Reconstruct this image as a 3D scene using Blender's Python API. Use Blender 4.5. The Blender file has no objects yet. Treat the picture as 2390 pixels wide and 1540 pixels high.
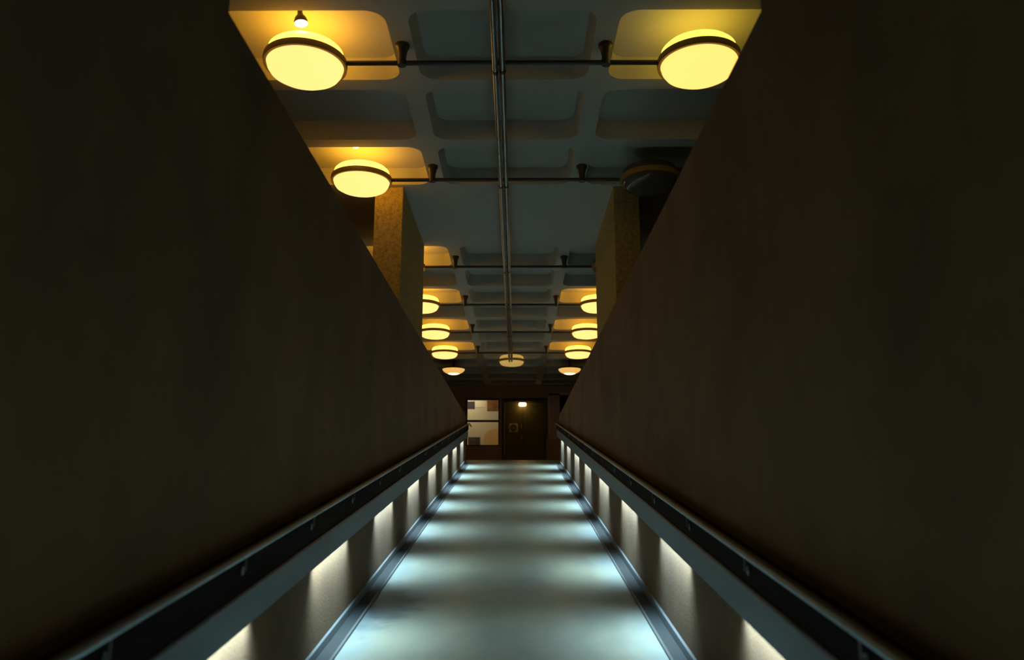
import bpy, bmesh, math, random
from math import radians as R, sin, cos, tan, pi
from mathutils import Vector, Matrix

random.seed(7)
S = bpy.context.scene
C = S.collection

# ------------------------------------------------------------------ camera
cam_d = bpy.data.cameras.new('camera')
cam_d.sensor_width = 36.0
cam_d.lens = 28.0
cam_d.clip_start = 0.05
cam_d.clip_end = 200
cam_d.dof.use_dof = True
cam_d.dof.focus_distance = 9.0
cam_d.dof.aperture_fstop = 1.6
cam = bpy.data.objects.new('camera', cam_d)
C.objects.link(cam)
cam.location = (0, 0, 1.6)
cam.rotation_euler = (R(90 + 12.14), 0, R(0.30))
S.camera = cam

# ------------------------------------------------------------------ world
W = bpy.data.worlds.new('world')
S.world = W
W.use_nodes = True
W.node_tree.nodes['Background'].inputs[0].default_value = (0.10, 0.085, 0.06, 1)
W.node_tree.nodes['Background'].inputs[1].default_value = 0.02

S.view_settings.view_transform = 'Standard'
S.view_settings.look = 'None'
S.view_settings.exposure = 0.0
S.view_settings.gamma = 1.0
S.view_settings.use_curve_mapping = False
S.cycles.use_denoising = True
S.cycles.max_bounces = 8
S.cycles.diffuse_bounces = 5
S.cycles.glossy_bounces = 4
S.cycles.sample_clamp_indirect = 6.0

WASH_POWER = 5.4             # watts of the wall-washing half of each strip light
FLOOR_POWER = 7.4           # watts of the half that throws across the floor
RAMP_COL = (0.86, 1.0, 0.93)
WASH_COL = (0.66, 0.92, 1.07)
LAMP_LIT = (1.7, 0.93, 0.27)   # radiance of the amber ceiling lamps, lower glass
LAMP_UP = (7.2, 3.2, 0.24)     # their upper glass, close around the bulbs
LAMP_UP_B = (2.9, 1.85, 0.17)
LAMP_LIT_B = (1.6, 0.90, 0.22)  # the greener ones on the right

# ------------------------------------------------------------------ numbers of the place
SL = 0.13                    # slope of the ramp
XL, XR = -1.22, 1.04         # inner faces of the ramp walls
YC = 20.0                    # crest of the ramp
ZL = SL * YC                 # landing, 2.60
YN = 3.02                    # full-height walls end here
ZP = 3.63                    # parapet top
ZC = 5.16                    # underside of the ceiling ribs
ZB = 5.00                    # crossbars
YE = 25.0                    # end wall
Y0 = -4.0                    # foot of the ramp
def ramp_z(y): return SL * min(max(y, Y0), YC)

# ------------------------------------------------------------------ materials
def mat(name, col, rough=0.6, metal=0.0, noise=None, bump=None, emit=None, estr=1.0, spec=0.5, coat=0.0):
    m = bpy.data.materials.new(name)
    m.use_nodes = True
    nt = m.node_tree
    b = nt.nodes['Principled BSDF']
    b.inputs['Base Color'].default_value = (*col, 1)
    b.inputs['Roughness'].default_value = rough
    b.inputs['Metallic'].default_value = metal
    b.inputs['Specular IOR Level'].default_value = spec
    b.inputs['Coat Weight'].default_value = coat
    tc = nt.nodes.new('ShaderNodeTexCoord')
    if noise:
        # noise = (scale xyz, col2, lo, hi)
        mp = nt.nodes.new('ShaderNodeMapping')
        mp.inputs['Scale'].default_value = noise[0]
        nz = nt.nodes.new('ShaderNodeTexNoise')
        nz.inputs['Scale'].default_value = 1.0
        nz.inputs['Detail'].default_value = 7
        nz.inputs['Roughness'].default_value = 0.62
        mr = nt.nodes.new('ShaderNodeMapRange')
        mr.inputs['From Min'].default_value = noise[2]
        mr.inputs['From Max'].default_value = noise[3]
        mx = nt.nodes.new('ShaderNodeMix')
        mx.data_type = 'RGBA'
        mx.inputs[6].default_value = (*col, 1)
        mx.inputs[7].default_value = (*noise[1], 1)
        nt.links.new(tc.outputs['Object'], mp.inputs['Vector'])
        nt.links.new(mp.outputs['Vector'], nz.inputs['Vector'])
        nt.links.new(nz.outputs['Fac'], mr.inputs['Value'])
        nt.links.new(mr.outputs['Result'], mx.inputs[0])
        nt.links.new(mx.outputs[2], b.inputs['Base Color'])
    if bump:
        n2 = nt.nodes.new('ShaderNodeTexNoise')
        n2.inputs['Scale'].default_value = bump[0]
        n2.inputs['Detail'].default_value = 5
        bp = nt.nodes.new('ShaderNodeBump')
        bp.inputs['Strength'].default_value = bump[1]
        bp.inputs['Distance'].default_value = 0.01
        nt.links.new(tc.outputs['Object'], n2.inputs['Vector'])
        nt.links.new(n2.outputs['Fac'], bp.inputs['Height'])
        nt.links.new(bp.outputs['Normal'], b.inputs['Normal'])
    if emit:
        b.inputs['Emission Color'].default_value = (*emit, 1)
        b.inputs['Emission Strength'].default_value = estr
    return m

M = {}
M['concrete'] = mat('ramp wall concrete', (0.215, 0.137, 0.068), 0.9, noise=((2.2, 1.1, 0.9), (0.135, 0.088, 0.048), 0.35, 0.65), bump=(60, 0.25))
M['pier'] = mat('bush hammered concrete', (0.54, 0.41, 0.13), 0.9, noise=((26, 26, 26), (0.26, 0.19, 0.07), 0.40, 0.72), bump=(70, 0.8))
M['floor'] = mat('resin floor', (0.30, 0.40, 0.385), 0.38, noise=((1.6, 0.9, 1.0), (0.20, 0.29, 0.32), 0.40, 0.66), bump=(25, 0.12))
M['carpet'] = mat('upper floor', (0.10, 0.09, 0.085), 0.9)
M['ceiling'] = mat('painted ceiling concrete', (0.45, 0.45, 0.40), 0.85, bump=(30, 0.15))
M['kerb'] = mat('slate kerb', (0.035, 0.048, 0.054), 0.6, spec=0.25)
M['lip'] = mat('pale metal lip', (0.13, 0.165, 0.18), 0.45)
M['darkwall'] = mat('dark wall', (0.40, 0.30, 0.32), 0.8, noise=((1.5, 1.5, 1.5), (0.32, 0.24, 0.26), 0.4, 0.6))
M['plum'] = mat('plum pilaster', (0.50, 0.42, 0.66), 0.7)
M['timber'] = mat('near black timber', (0.011, 0.007, 0.005), 0.8, noise=((20, 1.5, 20), (0.006, 0.004, 0.003), 0.4, 0.6), spec=0.1)
M['frame'] = mat('dark brown frame', (0.03, 0.020, 0.014), 0.5)
M['cap'] = mat('amber glint strip', (0.30, 0.16, 0.05), 0.5)  # lamp reflection along the rail top, put into the colour
M['rail'] = mat('blue steel handrail', (0.26, 0.36, 0.42), 0.35, metal=0.7)
M['fascia'] = mat('blue grey fascia', (0.105, 0.165, 0.21), 0.45)
M['steel'] = mat('galvanised steel', (0.40, 0.42, 0.42), 0.30, metal=1.0)
M['dull'] = mat('dull bracket metal', (0.16, 0.18, 0.18), 0.4, metal=0.8)
M['bar'] = mat('dark painted tube', (0.045, 0.034, 0.024), 0.35)
M['band'] = mat('bronze lamp band', (0.34, 0.23, 0.06), 0.55)
M['glass_unlit'] = mat('unlit lamp glass', (0.10, 0.10, 0.10), 0.12, spec=0.6)
def lampmat(name, e, s=1.0):
    return mat(name, (0.6, 0.55, 0.4), 0.35, emit=e, estr=s)
M['lit'] = lampmat('lit amber glass', LAMP_LIT)
M['lit_b'] = lampmat('lit yellow glass', LAMP_LIT_B)
M['lit_up'] = lampmat('lit amber upper glass', LAMP_UP)
M['lit_b_up'] = lampmat('lit yellow upper glass', LAMP_UP_B)
M['lit_c'] = lampmat('dim mottled glass', (0.42, 0.26, 0.06))
M['lit_d'] = lampmat('lit dome glass', (0.85, 0.46, 0.12))
M['lens'] = lampmat('hot lens', (14, 9.5, 4.5))
M['bulk'] = lampmat('white hot lens', (13, 7.0, 2.6))
M['door'] = mat('olive door', (0.080, 0.078, 0.010), 0.5, noise=((1, 1, 3), (0.055, 0.053, 0.008), 0.4, 0.6))
M['brass'] = mat('pale steel handle', (0.55, 0.66, 0.60), 0.3, metal=0.6)
M['signy'] = mat('sign yellow green', (0.62, 0.60, 0.16), 0.5)
M['signb'] = mat('sign dark blue', (0.045, 0.085, 0.13), 0.5)
M['signg'] = mat('sign pale mark', (0.14, 0.22, 0.20), 0.5)
M['cream'] = mat('cream office wall', (0.66, 0.58, 0.42), 0.8)
M['navy'] = mat('navy paper', (0.035, 0.030, 0.05), 0.7)
M['paper'] = mat('cream paper', (0.80, 0.72, 0.50), 0.7)
M['rust'] = mat('rust paper', (0.30, 0.11, 0.03), 0.7, noise=((4, 4, 6), (0.10, 0.06, 0.02), 0.4, 0.62))
M['greybox'] = mat('grey plastic', (0.20, 0.22, 0.20), 0.6)
M['seat'] = mat('tan upholstery', (0.85, 0.58, 0.26), 0.85)
M['shade'] = mat('lamp shade glow', (0.8, 0.6, 0.3), 0.7, emit=(1.0, 0.66, 0.25), estr=0.9)
M['officelight'] = lampmat('office ceiling light', (1.0, 0.88, 0.62), 11.0)
gm = bpy.data.materials.new('window glass')
gm.use_nodes = True
gn = gm.node_tree
gn.nodes.remove(gn.nodes['Principled BSDF'])
g1 = gn.nodes.new('ShaderNodeBsdfTransparent'); g1.inputs[0].default_value = (0.93, 0.95, 0.92, 1)
g2 = gn.nodes.new('ShaderNodeBsdfGlossy'); g2.inputs['Roughness'].default_value = 0.03
g3 = gn.nodes.new('ShaderNodeFresnel'); g3.inputs[0].default_value = 1.12
g4 = gn.nodes.new('ShaderNodeMixShader')
gn.links.new(g3.outputs[0], g4.inputs[0]); gn.links.new(g1.outputs[0], g4.inputs[1]); gn.links.new(g2.outputs[0], g4.inputs[2])
gn.links.new(g4.outputs[0], gn.nodes['Material Output'].inputs['Surface'])
M['glass'] = gm

# a stain that runs over the ramp floor: a dark branching mark with its own shape
def floor_stain():
    nt = M['floor'].node_tree
    b = nt.nodes['Principled BSDF']
    link = b.inputs['Base Color'].links[0]
    src = link.from_socket
    tc = nt.nodes.new('ShaderNodeTexCoord')
    nz = nt.nodes.new('ShaderNodeTexNoise')
    nz.inputs['Scale'].default_value = 5.0
    nz.inputs['Detail'].default_value = 6
    vm = nt.nodes.new('ShaderNodeVectorMath'); vm.operation = 'SUBTRACT'
    vm.inputs[1].default_value = (-0.98, 6.35, 0.82)
    sc = nt.nodes.new('ShaderNodeVectorMath'); sc.operation = 'MULTIPLY'
    sc.inputs[1].default_value = (3.6, 1.3, 1.0)
    ln = nt.nodes.new('ShaderNodeVectorMath'); ln.operation = 'LENGTH'
    ad = nt.nodes.new('ShaderNodeMath'); ad.operation = 'ADD'
    nm = nt.nodes.new('ShaderNodeMath'); nm.operation = 'MULTIPLY'; nm.inputs[1].default_value = 2.4
    mr = nt.nodes.new('ShaderNodeMapRange')
    mr.inputs['From Min'].default_value = 1.55
    mr.inputs['From Max'].default_value = 2.1
    mr.inputs['To Min'].default_value = 0.7
    mr.inputs['To Max'].default_value = 0.0
    mx = nt.nodes.new('ShaderNodeMix'); mx.data_type = 'RGBA'
    mx.inputs[7].default_value = (0.08, 0.13, 0.18, 1)
    L = nt.links.new
    L(tc.outputs['Object'], nz.inputs['Vector'])
    L(tc.outputs['Object'], vm.inputs[0])
    L(vm.outputs[0], sc.inputs[0])
    L(sc.outputs[0], ln.inputs[0])
    L(nz.outputs['Fac'], nm.inputs[0])
    L(ln.outputs['Value'], ad.inputs[0])
    L(nm.outputs[0], ad.inputs[1])
    L(ad.outputs[0], mr.inputs['Value'])
    L(mr.outputs['Result'], mx.inputs[0])
    L(src, mx.inputs[6])
    L(mx.outputs[2], b.inputs['Base Color'])
floor_stain()

# ------------------------------------------------------------------ helpers
def obj(name, bm, m, parent=None, smooth=False, loc=None):
    me = bpy.data.meshes.new(name)
    bmesh.ops.recalc_face_normals(bm, faces=bm.faces[:])
    bm.to_mesh(me); bm.free()
    if isinstance(m, (list, tuple)):
        for k in m: me.materials.append(k)
    else:
        me.materials.append(m)
    if smooth:
        for p in me.polygons: p.use_smooth = True
        try: me.set_sharp_from_angle(angle=R(35))
        except Exception: pass
    o = bpy.data.objects.new(name, me)
    C.objects.link(o)
    if parent: o.parent = parent
    if loc: o.location = loc
    return o

def thing(name, label, cat, loc=(0, 0, 0), group=None):
    o = bpy.data.objects.new(name, None)
    o.empty_display_size = 0.2
    C.objects.link(o)
    o.location = loc
    o['label'] = label; o['category'] = cat
    if group: o['group'] = group
    return o

def tag(o, label, cat, group=None):
    o['label'] = label; o['category'] = cat
    if group: o['group'] = group
    return o

def struct(o, label=None, cat=None):
    o['kind'] = 'structure'
    if label: o['label'] = label
    if cat: o['category'] = cat
    return o

def copy_tree(o, parent=None):
    c = o.copy(); C.objects.link(c)
    if parent: c.parent = parent
    for ch in list(o.children):
        copy_tree(ch, c)
    return c

def box(bm, x0, x1, y0, y1, z0, z1, mi=0, bevel=0.0):
    vs = [bm.verts.new(p) for p in ((x0, y0, z0), (x1, y0, z0), (x1, y1, z0), (x0, y1, z0),
                                    (x0, y0, z1), (x1, y0, z1), (x1, y1, z1), (x0, y1, z1))]
    fs = []
    for q in ((0, 3, 2, 1), (4, 5, 6, 7), (0, 1, 5, 4), (1, 2, 6, 5), (2, 3, 7, 6), (3, 0, 4, 7)):
        f = bm.faces.new([vs[i] for i in q]); f.material_index = mi; fs.append(f)
    if bevel:
        es = list({e for f in fs for e in f.edges})
        bmesh.ops.bevel(bm, geom=es, offset=bevel, segments=2, affect='EDGES', profile=0.5)
    return vs

def sweep(bm, prof, path, closed=True):
    """prof: (x, z) points; path: (dx, y, z) offsets. Keeps the section upright."""
    rings = [[bm.verts.new((p[0] + q[0], q[1], p[1] + q[2])) for p in prof] for q in path]
    n = len(prof)
    for a, b in zip(rings, rings[1:]):
        for i in range(n if closed else n - 1):
            bm.faces.new((a[i], a[(i + 1) % n], b[(i + 1) % n], b[i]))
    if closed:
        bm.faces.new(rings[0]); bm.faces.new(list(reversed(rings[-1])))

def tube(bm, p0, p1, r, n=16, r1=None):
    p0 = Vector(p0); p1 = Vector(p1)
    d = (p1 - p0).normalized()
    up = Vector((0, 0, 1)) if abs(d.z) < 0.9 else Vector((1, 0, 0))
    a = d.cross(up).normalized(); b = d.cross(a).normalized()
    r1 = r if r1 is None else r1
    A = [bm.verts.new(p0 + (a * cos(2 * pi * i / n) + b * sin(2 * pi * i / n)) * r) for i in range(n)]
    B = [bm.verts.new(p1 + (a * cos(2 * pi * i / n) + b * sin(2 * pi * i / n)) * r1) for i in range(n)]
    for i in range(n):
        bm.faces.new((A[i], A[(i + 1) % n], B[(i + 1) % n], B[i]))
    bm.faces.new(list(reversed(A))); bm.faces.new(B)

def lathe(bm, prof, n=64, c=(0, 0, 0), close=False):
    rings = []
    for r, z in prof:
        if r < 1e-5:
            rings.append([bm.verts.new((c[0], c[1], c[2] + z))])
        else:
            rings.append([bm.verts.new((c[0] + r * cos(2 * pi * i / n), c[1] + r * sin(2 * pi * i / n), c[2] + z)) for i in range(n)])
    pairs = list(zip(rings, rings[1:]))
    if close: pairs.append((rings[-1], rings[0]))
    for a, b in pairs:
        for i in range(n):
            j = (i + 1) % n
            if len(a) == 1 and len(b) == 1: continue
            if len(a) == 1: bm.faces.new((a[0], b[j], b[i]))
            elif len(b) == 1: bm.faces.new((a[i], a[j], b[0]))
            else: bm.faces.new((a[i], a[j], b[j], b[i]))

# ------------------------------------------------------------------ floor
bm = bmesh.new()
def floor_run(x0, x1, mi, path, t=0.25):
    prof = [(x0, 0), (x1, 0), (x1, -t), (x0, -t)]
    n0 = len(bm.faces)
    sweep(bm, prof, [(0, y, z) for y, z in path])
    bm.faces.ensure_lookup_table()
    for f in bm.faces[n0:]: f.material_index = mi
floor_run(XL - 0.08, XR + 0.08, 0, [(-7, SL * Y0), (Y0, SL * Y0), (YC, ZL), (YC + 0.6, ZL)])
o = struct(obj('floor', bm, [M['floor']]))
bm = bmesh.new()
box(bm, -8, 8, YC + 0.6, 29.0, ZL - 0.25, ZL)
box(bm, -8, XL - 0.08, YN, YC + 0.6, ZL - 0.25, ZL)
box(bm, XR + 0.08, 8, YN, YC + 0.6, ZL - 0.25, ZL)
struct(obj('floor', bm, [M['carpet']]))

# ------------------------------------------------------------------ ramp walls with their level parapets
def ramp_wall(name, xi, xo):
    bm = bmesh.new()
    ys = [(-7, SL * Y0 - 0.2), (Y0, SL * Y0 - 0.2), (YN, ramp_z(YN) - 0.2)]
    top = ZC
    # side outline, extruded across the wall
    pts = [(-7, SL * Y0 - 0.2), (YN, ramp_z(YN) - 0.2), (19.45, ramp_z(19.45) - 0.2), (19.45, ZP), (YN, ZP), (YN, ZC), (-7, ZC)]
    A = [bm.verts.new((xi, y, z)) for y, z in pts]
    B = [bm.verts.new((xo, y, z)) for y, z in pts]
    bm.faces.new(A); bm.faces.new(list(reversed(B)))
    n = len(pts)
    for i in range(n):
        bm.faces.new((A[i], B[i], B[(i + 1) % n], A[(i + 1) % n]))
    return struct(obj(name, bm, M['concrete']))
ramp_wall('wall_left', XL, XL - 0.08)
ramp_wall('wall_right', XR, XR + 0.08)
bm = bmesh.new()
box(bm, XL - 0.08, XR + 0.08, -7.15, -7.0, SL * Y0 - 0.2, ZC)
struct(obj('wall_back', bm, M['concrete']))

# outer walls of the upper foyer
bm = bmesh.new(); box(bm, -8.15, -8.0, YN, 29, ZL, ZC + 0.2)
struct(obj('wall_outer_left', bm, M['darkwall']))
bm = bmesh.new(); box(bm, 8.0, 8.15, YN, 29, ZL, ZC + 0.2)
struct(obj('wall_outer_right', bm, M['darkwall']))
bm = bmesh.new()
box(bm, -8.0, XL - 0.08, YN - 0.15, YN, ZL, ZC + 0.2)
box(bm, XR + 0.08, 8.0, YN - 0.15, YN, ZL, ZC + 0.2)
struct(obj('wall_near', bm, M['darkwall']))

# kerb along the foot of each wall
def kerb(name, xw, s):
    # s = direction from the wall into the corridor
    bm = bmesh.new()
    path = [(0, -6.9, SL * Y0), (0, Y0, SL * Y0), (0, 19.0, ramp_z(19.0))]
    sweep(bm, [(xw, -0.02), (xw + s * 0.105, -0.02), (xw + s * 0.105, 0.012), (xw, 0.016)], path)
    n0 = len(bm.faces)
    sweep(bm, [(xw + s * 0.105, -0.02), (xw + s * 0.117, -0.02), (xw + s * 0.117, 0.016), (xw + s * 0.105, 0.022)], path)
    sweep(bm, [(xw, 0.016), (xw + s * 0.020, 0.016), (xw + s * 0.016, 0.066), (xw, 0.070)], path)
    bm.faces.ensure_lookup_table()
    for f in bm.faces[n0:]: f.material_index = 1
    struct(obj(name, bm, [M['kerb'], M['lip']]))
kerb('baseboard_left', XL, 1)
kerb('baseboard_right', XR, -1)

# ------------------------------------------------------------------ coffered ceiling
PX, COLS = 1.60, [-0.10 + 1.60 * k for k in range(-5, 6)]
ROWS = [(5.77 + 1.165 * k) for k in range(-2, 3)] + [(11.35 + 1.165 * k) for k in range(0, 12)]
def rrect(cx, cy, hx, hy, r, z, n=6):
    out = []
    for sx, sy, a0 in ((1, 1, 0), (-1, 1, 90), (-1, -1, 180), (1, -1, 270)):
        for i in range(n + 1):
            a = R(a0 + 90 * i / n)
            out.append((cx + sx * (hx - r) + r * cos(a), cy + sy * (hy - r) + r * sin(a), z))
    return out
bm = bmesh.new()
DEP = 0.19
for cy in ROWS:
    for cx in COLS:
        hx, hy = PX / 2, 1.165 / 2
        O = [bm.verts.new(p) for p in ((cx + hx, cy + hy, ZC), (cx - hx, cy + hy, ZC), (cx - hx, cy - hy, ZC), (cx + hx, cy - hy, ZC))]
        n = 6
        a = [bm.verts.new(p) for p in rrect(cx, cy, 0.715, 0.497, 0.15, ZC, n)]
        b = [bm.verts.new(p) for p in rrect(cx, cy, 0.680, 0.462, 0.13, ZC + DEP, n)]
        N = len(a)
        for q in range(4):
            base = q * (n + 1)
            for i in range(n):
                bm.faces.new((O[q], a[base + i], a[base + i + 1]))
            nx = (base + n + 1) % N
            bm.faces.new((O[q], a[base + n], a[nx], O[(q + 1) % 4]))
        for i in range(N):
            bm.faces.new((a[i], b[i], b[(i + 1) % N], a[(i + 1) % N]))
        bm.faces.new(b)
def ceil_flat(y0, y1):
    x0, x1 = COLS[0] - PX / 2, COLS[-1] + PX / 2
    bm.faces.new([bm.verts.new(p) for p in ((x0, y0, ZC), (x1, y0, ZC), (x1, y1, ZC), (x0, y1, ZC))])
ceil_flat(-7, ROWS[0] - 0.5825)
ceil_flat(ROWS[4] + 0.5825, ROWS[5] - 0.5825)
ceil_flat(ROWS[-1] + 0.5825, YE + 0.2)
bmesh.ops.remove_doubles(bm, verts=bm.verts[:], dist=1e-4)
box(bm, COLS[0] - PX / 2, COLS[-1] + PX / 2, -7, YE + 0.2, ZC + 0.30, ZC + 0.45)
struct(obj('ceiling', bm, M['ceiling']))

# ------------------------------------------------------------------ piers that carry the flat beam
def pier(x0, x1, label):
    bm = bmesh.new()
    box(bm, x0, x1, 8.66, 10.80, ZL, ZC, bevel=0.012)
    o = obj('concrete_pillar', bm, M['pier'])
    tag(o, label, 'pillar', 'piers beside the ramp')
pier(-1.63, XL - 0.082, 'square concrete pillar with rough face lit yellow, behind the left parapet')
pier(XR + 0.082, 1.42, 'square concrete pillar in dark shadow, behind the right parapet below the unlit lamp')

# ------------------------------------------------------------------ crossbars
bar_protos = {}
def crossbar(y, x0, x1, label):
    t = thing('lamp_crossbar', label, 'pipe', (0, y, ZB), 'crossbars carrying the ceiling lamps')
    bm = bmesh.new(); tube(bm, (x0, 0, 0), (x1, 0, 0), 0.020)
    obj('tube', bm, M['bar'], t, True)
    for x in (-0.905, 0.715):
        bm = bmesh.new()
        lathe(bm, [(0, 0.16), (0.058, 0.16), (0.058, 0.135), (0.046, 0.12), (0.032, 0.05), (0.036, 0.02), (0.036, -0.022), (0, -0.022)], 24, (x, 0, 0))
        obj('bracket', bm, M['bar'], t, True)
LX, RX = -1.67, 1.45
BAR_Y = [5.73, 8.08, 11.35, 13.68, 16.01, 18.34]
BAR_L = ['thin dark crossbar nearest the viewer, between the two biggest lamps',
         'thin dark crossbar between a lit left lamp and the unlit right lamp',
         'thin dark crossbar just beyond the pillars, its lamps hidden',
         'thin dark crossbar, second beyond the pillars, half lamps at both ends',
         'thin dark crossbar, third beyond the pillars, lamps cut by the pillar edges',
         'thin dark crossbar furthest from the viewer, in front of the dim centre lamp']
for y, l in zip(BAR_Y, BAR_L):
    crossbar(y, LX + 0.329, RX - 0.329, l)

# ------------------------------------------------------------------ round lamps
def round_lamp(x, y, m, label, up=None):
    t = thing('round_lamp', label, 'lamp', (x, y, ZB), 'round drum lamps under the ceiling')
    bm = bmesh.new()
    lathe(bm, [(0, -0.128), (0.10, -0.126), (0.18, -0.119), (0.235, -0.106), (0.270, -0.085), (0.290, -0.055), (0.299, -0.02), (0.300, -0.012), (0.300, -0.012)], 72)
    bmesh.ops.remove_doubles(bm, verts=bm.verts[:], dist=1e-5)
    obj('lower_glass', bm, m, t, True)
    bm = bmesh.new()
    lathe(bm, [(0.300, 0.012), (0.299, 0.06), (0.291, 0.095), (0.268, 0.118), (0.235, 0.128), (0.14, 0.133), (0, 0.134)], 72)
    obj('upper_glass', bm, up or m, t, True)
    bm = bmesh.new()
    lathe(bm, [(0.300, -0.026), (0.324, -0.028), (0.328, 0.0), (0.324, 0.028), (0.300, 0.026)], 72, close=True)
    obj('metal_band', bm, M['band'], t, True)
    return t
LAMPS = [
    (LX, 5.73, 'lit', 'lit amber drum lamp, biggest and nearest on the left, bare spot bulb above it'),
    (RX, 5.73, 'lit_b', 'lit yellow drum lamp, biggest and nearest on the right, cut by the right wall'),
    (LX, 8.08, 'lit', 'lit amber drum lamp in front of the left pillar, smaller than the nearest left one'),
    (RX, 8.08, 'glass_unlit', 'unlit dark drum lamp above the right pillar'),
    (LX, 11.35, 'lit', 'lit lamp hidden behind the left pillar, its glow seen in the ceiling recess'),
    (RX, 11.35, 'glass_unlit', 'unlit lamp on the first crossbar beyond the right pillar'),
    (LX, 13.68, 'lit', 'lit amber lamp half hidden, topmost beside the left pillar edge'),
    (RX, 13.68, 'lit', 'lit amber lamp half hidden, topmost beside the right pillar edge'),
    (LX, 16.01, 'lit', 'lit amber lamp, middle one of three down the left pillar edge'),
    (RX, 16.01, 'lit', 'lit amber lamp, middle one of three down the right pillar edge'),
    (LX, 18.34, 'lit', 'lit amber lamp at the left end of the furthest crossbar'),
    (RX, 18.34, 'lit', 'lit amber lamp at the right end of the furthest crossbar'),
    (-0.11, 19.45, 'lit_c', 'dim mottled yellow drum lamp at the far end of the centre pipes'),
]
for x, y, m, l in LAMPS:
    round_lamp(x, y, M[m], l, M.get(m + '_up'))

# shallow bowls beyond the last crossbar
def bowl_lamp(x, label):
    t = thing('bowl_lamp', label, 'lamp', (x, 20.9, ZC - 0.13), 'shallow bowl lamps near the far end')
    bm = bmesh.new()
    lathe(bm, [(0.295, 0.0), (0.290, -0.025), (0.26, -0.062), (0.20, -0.10), (0.15, -0.120)], 64)
    obj('glass_bowl', bm, M['lit_d'], t, True)
    bm = bmesh.new()
    lathe(bm, [(0.150, -0.120), (0.10, -0.137), (0.05, -0.145), (0, -0.147)], 48)
    o = obj('bright_tip', bm, M['lit_tip'], t, True); o['label'] = 'brighter glowing bottom of the bowl'
    bm = bmesh.new()
    lathe(bm, [(0, 0.0), (0.295, 0.0), (0.300, 0.012), (0.28, 0.03), (0, 0.03)], 64)
    obj('rim_plate', bm, M['bar'], t, True)
    bm = bmesh.new(); tube(bm, (0, 0, 0.03), (0, 0, 0.128 + DEP), 0.03)
    obj('stem', bm, M['bar'], t, True)
M['lit_tip'] = lampmat('lit bowl tip', (3.4, 2.4, 1.1))
bowl_lamp(-1.66, 'small shallow bowl lamp at the far left, above the lit window')
bowl_lamp(1.42, 'small shallow bowl lamp at the far right, above the plum pilaster')

# bare spot bulbs inside the recesses over the two left lamps
def spot(x, y, z, k, label):
    t = thing('spot_bulb', label, 'spotlight', (x, y, z), 'bare spot bulbs in the ceiling recesses')
    d = Vector((0.14, 0.02, -0.98)).normalized()
    q = Vector((0, 0, -1)).rotation_difference(d)
    def rot(bm):
        bmesh.ops.transform(bm, matrix=q.to_matrix().to_4x4(), verts=bm.verts[:])
    bm = bmesh.new()
    lathe(bm, [(0.050 * k, 0.0), (0.053 * k, 0.012 * k), (0.044 * k, 0.045 * k), (0.022 * k, 0.075 * k), (0.018 * k, 0.12 * k), (0, 0.12 * k)], 28)
    rot(bm); obj('reflector', bm, M['bar'], t, True)
    bm = bmesh.new()
    lathe(bm, [(0.050 * k, 0.0), (0.038 * k, -0.010 * k), (0, -0.016 * k)], 28)
    rot(bm); obj('glowing_lens', bm, M['lens'], t, True)
    p = -d * 0.10 * k
    bm = bmesh.new(); tube(bm, p, (p.x, p.y, ZC + DEP - z), 0.014 * k)
    obj('socket', bm, M['bar'], t, True)
spot(-1.640, 5.45, 5.170, 1.0, 'bare spot bulb with white hot lens above the biggest left lamp')
spot(-1.655, 7.66, 5.185, 0.6, 'tiny glowing spot bulb above the second left lamp')

# ------------------------------------------------------------------ pair of pipes down the middle
def pipe(x, z, r, label):
    t = thing('ceiling_pipe', label, 'pipe', (x, 0, z), 'pipes down the middle of the ceiling')
    bm = bmesh.new(); tube(bm, (0, -3.0, 0), (0, 19.10, 0), r, 20)
    obj('conduit', bm, M['steel'], t, True)
    for y in BAR_Y:
        bm = bmesh.new()
        tube(bm, (0, y - 0.02, 0), (0, y + 0.02, 0), r + 0.004, 20)
        box(bm, -0.008, 0.008, y - 0.012, y + 0.012, r, ZB - z - 0.012)
        obj('clip', bm, M['bar'], t)
pipe(-0.163, 4.925, 0.022, 'long steel pipe running down the ceiling centre, left of the pair')
pipe(-0.105, 4.935, 0.024, 'long steel pipe running down the ceiling centre, right of the pair')

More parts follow.
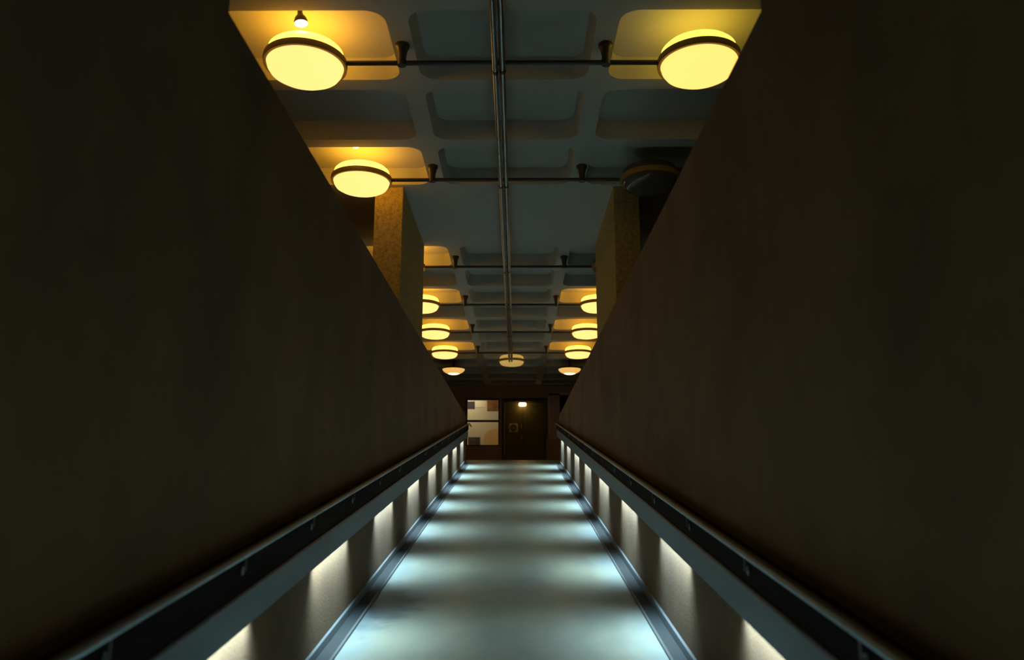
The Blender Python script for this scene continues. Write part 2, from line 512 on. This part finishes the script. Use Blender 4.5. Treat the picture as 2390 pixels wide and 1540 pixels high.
# ------------------------------------------------------------------ handrails, light pelmets, strip lights
def handrail(xw, s, side):
    t = thing('handrail', 'dark %s handrail with round bronze grip climbing the ramp' % side, 'handrail', (xw, 0, 0), 'ramp handrails')
    path = [(0, -6.5, SL * Y0), (0, Y0, SL * Y0), (0, 19.35, ramp_z(19.35))]
    bm = bmesh.new()
    zb = 0.772 if s > 0 else 0.80
    prof = [(s * 0.001, zb), (s * 0.062, zb), (s * 0.066, zb + 0.006), (s * 0.066, 0.918), (s * 0.058, 0.926), (s * 0.001, 0.926)]
    sweep(bm, prof, path)
    obj('backing_board', bm, M['timber'], t)
    bm = bmesh.new()
    sweep(bm, [(s * 0.046, 0.9262), (s * 0.067, 0.9262), (s * 0.067, 0.934), (s * 0.062, 0.938), (s * 0.050, 0.938), (s * 0.046, 0.934)], path)  # added strip, painted as the amber lamp glint behind the grip
    o = obj('glint_strip', bm, M['cap'], t); o['label'] = 'painted amber glint of the lamps along the top of the dark rail board'
    bm = bmesh.new()
    n = 16; r = 0.015
    prof = [(s * 0.082 + r * cos(2 * pi * i / n), 0.932 + r * sin(2 * pi * i / n)) for i in range(n)]
    ext = path + [(0, 20.2, ramp_z(19.35) + 0.005)]
    sweep(bm, prof, ext)
    obj('grip', bm, M['rail'], t, True)
    y = 0.12
    while y < 19.2:
        z = ramp_z(y)
        bm = bmesh.new()
        tube(bm, (s * 0.066, y, z + 0.862), (s * 0.082, y, z + 0.868), 0.004, 12)
        tube(bm, (s * 0.082, y, z + 0.862), (s * 0.082, y, z + 0.918), 0.004, 12)
        tube(bm, (s * 0.0665, y, z + 0.862), (s * 0.072, y, z + 0.862), 0.018, 16)
        obj('bracket', bm, M['dull'], t, True)
        y += 1.12

def pelmet(xw, s, side):
    dz = -0.028 if s > 0 else 0.0
    t = thing('light_pelmet', 'blue grey %s light pelmet below the handrail, hiding strip lights' % side, 'light fitting', (xw, 0, dz), 'ramp light pelmets')
    path = [(0, -6.5, SL * Y0), (0, Y0, SL * Y0), (0, 19.0, ramp_z(19.0))]
    bm = bmesh.new()
    prof = [(s * 0.001, 0.798), (s * 0.070, 0.798), (s * 0.076, 0.790), (s * 0.076, 0.648), (s * 0.069, 0.648), (s * 0.069, 0.785), (s * 0.001, 0.785)]
    sweep(bm, prof, path)
    obj('fascia', bm, M['fascia'], t)
    for k in range(-3, 9):
        y = 5.42 + 2.1 * (k - 2)
        if y > 18.6: continue
        z = ramp_z(y)
        L = 0.98
        bm = bmesh.new()
        vs = box(bm, s * 0.004, s * 0.062, y - L / 2 - 0.02, y + L / 2 + 0.02, z + 0.672, z + 0.70)
        for v in vs: v.co.z += SL * (v.co.y - y) if y > Y0 else 0
        h = obj('lamp_housing', bm, M['steel'], t)
        for off, pw, spread, ang, nm, LL in ((0.047, WASH_POWER, 76, 10, 'wall_wash_light', L), (0.054, FLOOR_POWER, 110, -46, 'floor_light', 0.72)):
            ld = bpy.data.lights.new(nm, 'AREA')
            ld.shape = 'RECTANGLE'; ld.size = 0.022; ld.size_y = LL
            ld.energy = pw; ld.color = WASH_COL if nm[0] == 'w' else RAMP_COL; ld.spread = R(spread)
            lo = bpy.data.objects.new(nm, ld); C.objects.link(lo)
            lo.parent = t
            lo.location = (s * off, y, z + 0.662)
            lo.rotation_mode = 'YXZ'
            lo.rotation_euler = (math.atan(SL), s * R(ang), 0)
handrail(XL, 1, 'left'); handrail(XR, -1, 'right')
pelmet(XL, 1, 'left'); pelmet(XR, -1, 'right')

# ------------------------------------------------------------------ end wall
WX0, WX1, WZ0, WZ1 = -1.53, -0.56, 3.32, 4.72    # window opening
DX0, DX1, DZ1 = -0.40, 0.92, 4.68                # door opening
QX0, QX1 = 1.02, 1.37                            # pilaster
bm = bmesh.new()
T = 0.45
box(bm, -8, WX0 - 0.06, YE, YE + T, ZL, 5.5)
box(bm, WX0 - 0.06, QX1, YE, YE + T, DZ1 + 0.10, 5.5)
box(bm, WX0 - 0.06, DX0 - 0.06, YE, YE + T, ZL, WZ0 - 0.04)
box(bm, WX1 + 0.04, DX0 - 0.06, YE, YE + T, WZ0 - 0.04, DZ1 + 0.10)
box(bm, DX1 + 0.06, QX0, YE, YE + T, ZL, DZ1 + 0.10)
box(bm, QX1, 8, YE, YE + T, 4.93, 5.5)
box(bm, 2.6, 8, YE, YE + T, ZL, 4.93)
struct(obj('wall_far', bm, M['darkwall']))
bm = bmesh.new()
box(bm, QX0, QX1, YE - 0.10, YE + T, 3.50, 4.93, 0, 0.01)
box(bm, QX0, 2.6, YE - 0.10, YE, 4.86, 4.96, 0)
struct(obj('trim_1', bm, M['plum']))
bm = bmesh.new()
box(bm, QX0 - 0.08, QX1 + 0.02, YE - 0.14, YE + T, ZL, 3.50, 0, 0.01)
struct(obj('trim_2', bm, M['darkwall']))
bm = bmesh.new()
box(bm, 1.0, 8, 28.6, 28.75, ZL, 5.5)
struct(obj('wall_recess', bm, M['darkwall']))

# window
w = bpy.data.objects.new('window_1', None); C.objects.link(w); w['kind'] = 'structure'
w.location = (0, YE, 0)
bm = bmesh.new()
f = 0.05
box(bm, WX0 - 0.058, WX0, 0.0, 0.10, WZ0 - 0.04, WZ1 + f)
box(bm, WX1, WX1 + 0.038, 0.0, 0.10, WZ0 - 0.04, WZ1 + f)
box(bm, WX0, WX1, 0.0, 0.10, WZ0 - 0.038, WZ0)
box(bm, WX0, WX1, 0.0, 0.10, WZ1, WZ1 + f)
obj('window_frame', bm, M['frame'], w)
bm = bmesh.new()
box(bm, WX0, WX1, 0.01, 0.09, 4.035, 4.095)
obj('transom', bm, M['frame'], w)
for z0, z1 in ((WZ0, 4.035), (4.095, WZ1)):
    bm = bmesh.new()
    box(bm, WX0 + 0.002, WX1 - 0.002, 0.045, 0.051, z0 + 0.002, z1 - 0.002)
    obj('pane', bm, M['glass'], w)

# office behind the window
YO = 26.6
bm = bmesh.new()
box(bm, -3.2, 0.10, YO, YO + 0.1, ZL, 5.5)
box(bm, -3.3, -3.2, YE + T, YO + 0.1, ZL, 5.5)
box(bm, 0.02, 0.10, YE + T, YO + 0.1, ZL, 5.5)
struct(obj('wall_office', bm, M['cream']))
bm = bmesh.new(); box(bm, -8, 8, YE + T, 29, 5.5, 5.6)
struct(obj('ceiling_office', bm, M['cream']))
t = thing('office_light', 'flat ceiling light panel inside the office behind the far window', 'ceiling light', (-1.9, 26.0, 5.46))
bm = bmesh.new(); box(bm, -0.6, 0.6, -0.3, 0.3, 0.0, 0.038, 0, 0.004); obj('housing', bm, M['steel'], t)
bm = bmesh.new(); box(bm, -0.56, 0.56, -0.26, 0.26, -0.008, -0.001); obj('diffuser', bm, M['officelight'], t)

def paper(name, x0, x1, z0, z1, m, label):
    bm = bmesh.new(); box(bm, x0, x1, YO - 0.008, YO - 0.002, z0, z1)
    tag(obj(name, bm, m), label, 'poster', 'papers pinned high on the office wall')
paper('paper_notice', -1.80, -1.385, 4.62, 4.87, M['navy'], 'dark navy paper pinned at the top left behind the far window')
paper('paper_notice', -1.375, -1.03, 4.68, 5.00, M['paper'], 'pale cream paper pinned at the top middle behind the far window')
paper('paper_notice', -0.97, -0.50, 4.55, 5.02, M['rust'], 'rust brown poster pinned at the top right behind the far window')

t = thing('armchair', 'tan armchair with high rounded back seen through the lower window pane', 'chair', (-0.66, 26.12, ZL))
bm = bmesh.new(); box(bm, -0.36, 0.36, -0.30, 0.26, 0.22, 0.46, 0, 0.05); obj('seat', bm, M['seat'], t, True)
bm = bmesh.new()
pr = [(0.40, 0.40)] + [(0.40 * cos(pi * i / 18), 1.04 + 0.30 * sin(pi * i / 18)) for i in range(19)] + [(-0.40, 0.40)]
A = [bm.verts.new((x, 0.26, z)) for x, z in pr]; B = [bm.verts.new((x, 0.38, z)) for x, z in pr]
bm.faces.new(A); bm.faces.new(list(reversed(B)))
for i in range(len(pr)): bm.faces.new((A[i], B[i], B[(i + 1) % len(pr)], A[(i + 1) % len(pr)]))
obj('backrest', bm, M['seat'], t, True)
for sx in (-1, 1):
    bm = bmesh.new(); box(bm, sx * 0.41 - 0.05, sx * 0.41 + 0.05, -0.30, 0.255, 0.22, 0.66, 0, 0.03); obj('armrest', bm, M['seat'], t, True)
    for sy in (-1, 1):
        bm = bmesh.new(); tube(bm, (sx * 0.34, sy * 0.24, 0), (sx * 0.32, sy * 0.22, 0.23), 0.014, 12, 0.022); obj('leg', bm, M['frame'], t, True)
t = thing('office_cabinet', 'grey cabinet standing left of the tan armchair in the lit office', 'cabinet', (-1.36, 26.05, ZL))
bm = bmesh.new(); box(bm, -0.19, 0.19, -0.2, 0.2, 0.0, 1.03, 0, 0.01); obj('body', bm, M['greybox'], t)
for z in (0.06, 0.38, 0.70):
    bm = bmesh.new(); box(bm, -0.175, 0.175, -0.222, -0.202, z, z + 0.29, 0, 0.004); d = obj('drawer', bm, M['greybox'], t)
    bm = bmesh.new(); box(bm, -0.06, 0.06, -0.245, -0.223, z + 0.22, z + 0.24); obj('handle', bm, M['steel'], d)

# double door in its reveal
d = bpy.data.objects.new('door_1', None); C.objects.link(d); d['kind'] = 'structure'
d.location = (0, YE, 0)
bm = bmesh.new()
box(bm, DX0 - 0.058, DX0 + 0.03, 0.0, T, ZL, DZ1 + 0.06)
box(bm, DX1 - 0.03, DX1 + 0.058, 0.0, T, ZL, DZ1 + 0.06)
box(bm, DX0 + 0.03, DX1 - 0.03, 0.0, T, DZ1, DZ1 + 0.06)
obj('door_frame', bm, M['frame'], d)
mid = 0.205
for x0, x1, sx in ((DX0 + 0.034, mid - 0.004, -1), (mid + 0.004, DX1 - 0.034, 1)):
    bm = bmesh.new(); box(bm, x0, x1, 0.30, 0.345, ZL + 0.01, DZ1 - 0.006, 0, 0.003)
    lf = obj('door_leaf', bm, M['door'], d)
    xh = mid + sx * 0.03
    bm = bmesh.new()
    for zz in ((3.84, 3.99), (3.50, 3.65)):
        box(bm, xh - 0.012, xh + 0.012, 0.292, 0.300, zz[0], zz[1], 0, 0.003)
        if sx < 0:
            tube(bm, (xh, 0.262, zz[0] + 0.02), (xh, 0.262, zz[1] - 0.02), 0.010, 12)
            tube(bm, (xh, 0.262, zz[0] + 0.03), (xh, 0.300, zz[0] + 0.03), 0.008, 12)
            tube(bm, (xh, 0.262, zz[1] - 0.03), (xh, 0.300, zz[1] - 0.03), 0.008, 12)
    obj('handle', bm, M['brass'] if sx < 0 else M['frame'], lf, True)

# safety sign on the left leaf
t = thing('safety_sign', 'square yellow green door sign with a dark blue disc on the left leaf', 'sign', (-0.085, YE + 0.299, 3.875))
bm = bmesh.new(); box(bm, -0.135, 0.135, -0.006, 0.0, -0.135, 0.135, 0, 0.002); obj('plate', bm, M['signy'], t)
bm = bmesh.new(); tube(bm, (0, -0.0062, 0), (0, -0.009, 0), 0.112, 40); obj('disc', bm, M['signb'], t)
bm = bmesh.new()
box(bm, -0.065, 0.065, -0.0105, -0.0092, 0.018, 0.036)
box(bm, -0.075, 0.075, -0.0105, -0.0092, -0.010, 0.008)
box(bm, -0.060, 0.060, -0.0105, -0.0092, -0.038, -0.020)
obj('lettering', bm, M['signg'], t)

# bulkhead lamp under the door lintel
t = thing('bulkhead_lamp', 'small white hot bulkhead lamp glowing above the double door', 'lamp', (0.20, YE + 0.12, DZ1))
bm = bmesh.new(); box(bm, -0.13, 0.13, -0.07, 0.07, -0.03, 0.0, 0, 0.006); obj('housing', bm, M['frame'], t)
bm = bmesh.new(); box(bm, -0.12, 0.12, -0.06, 0.06, -0.142, -0.031, 0, 0.045); obj('glowing_lens', bm, M['bulk'], t, True)
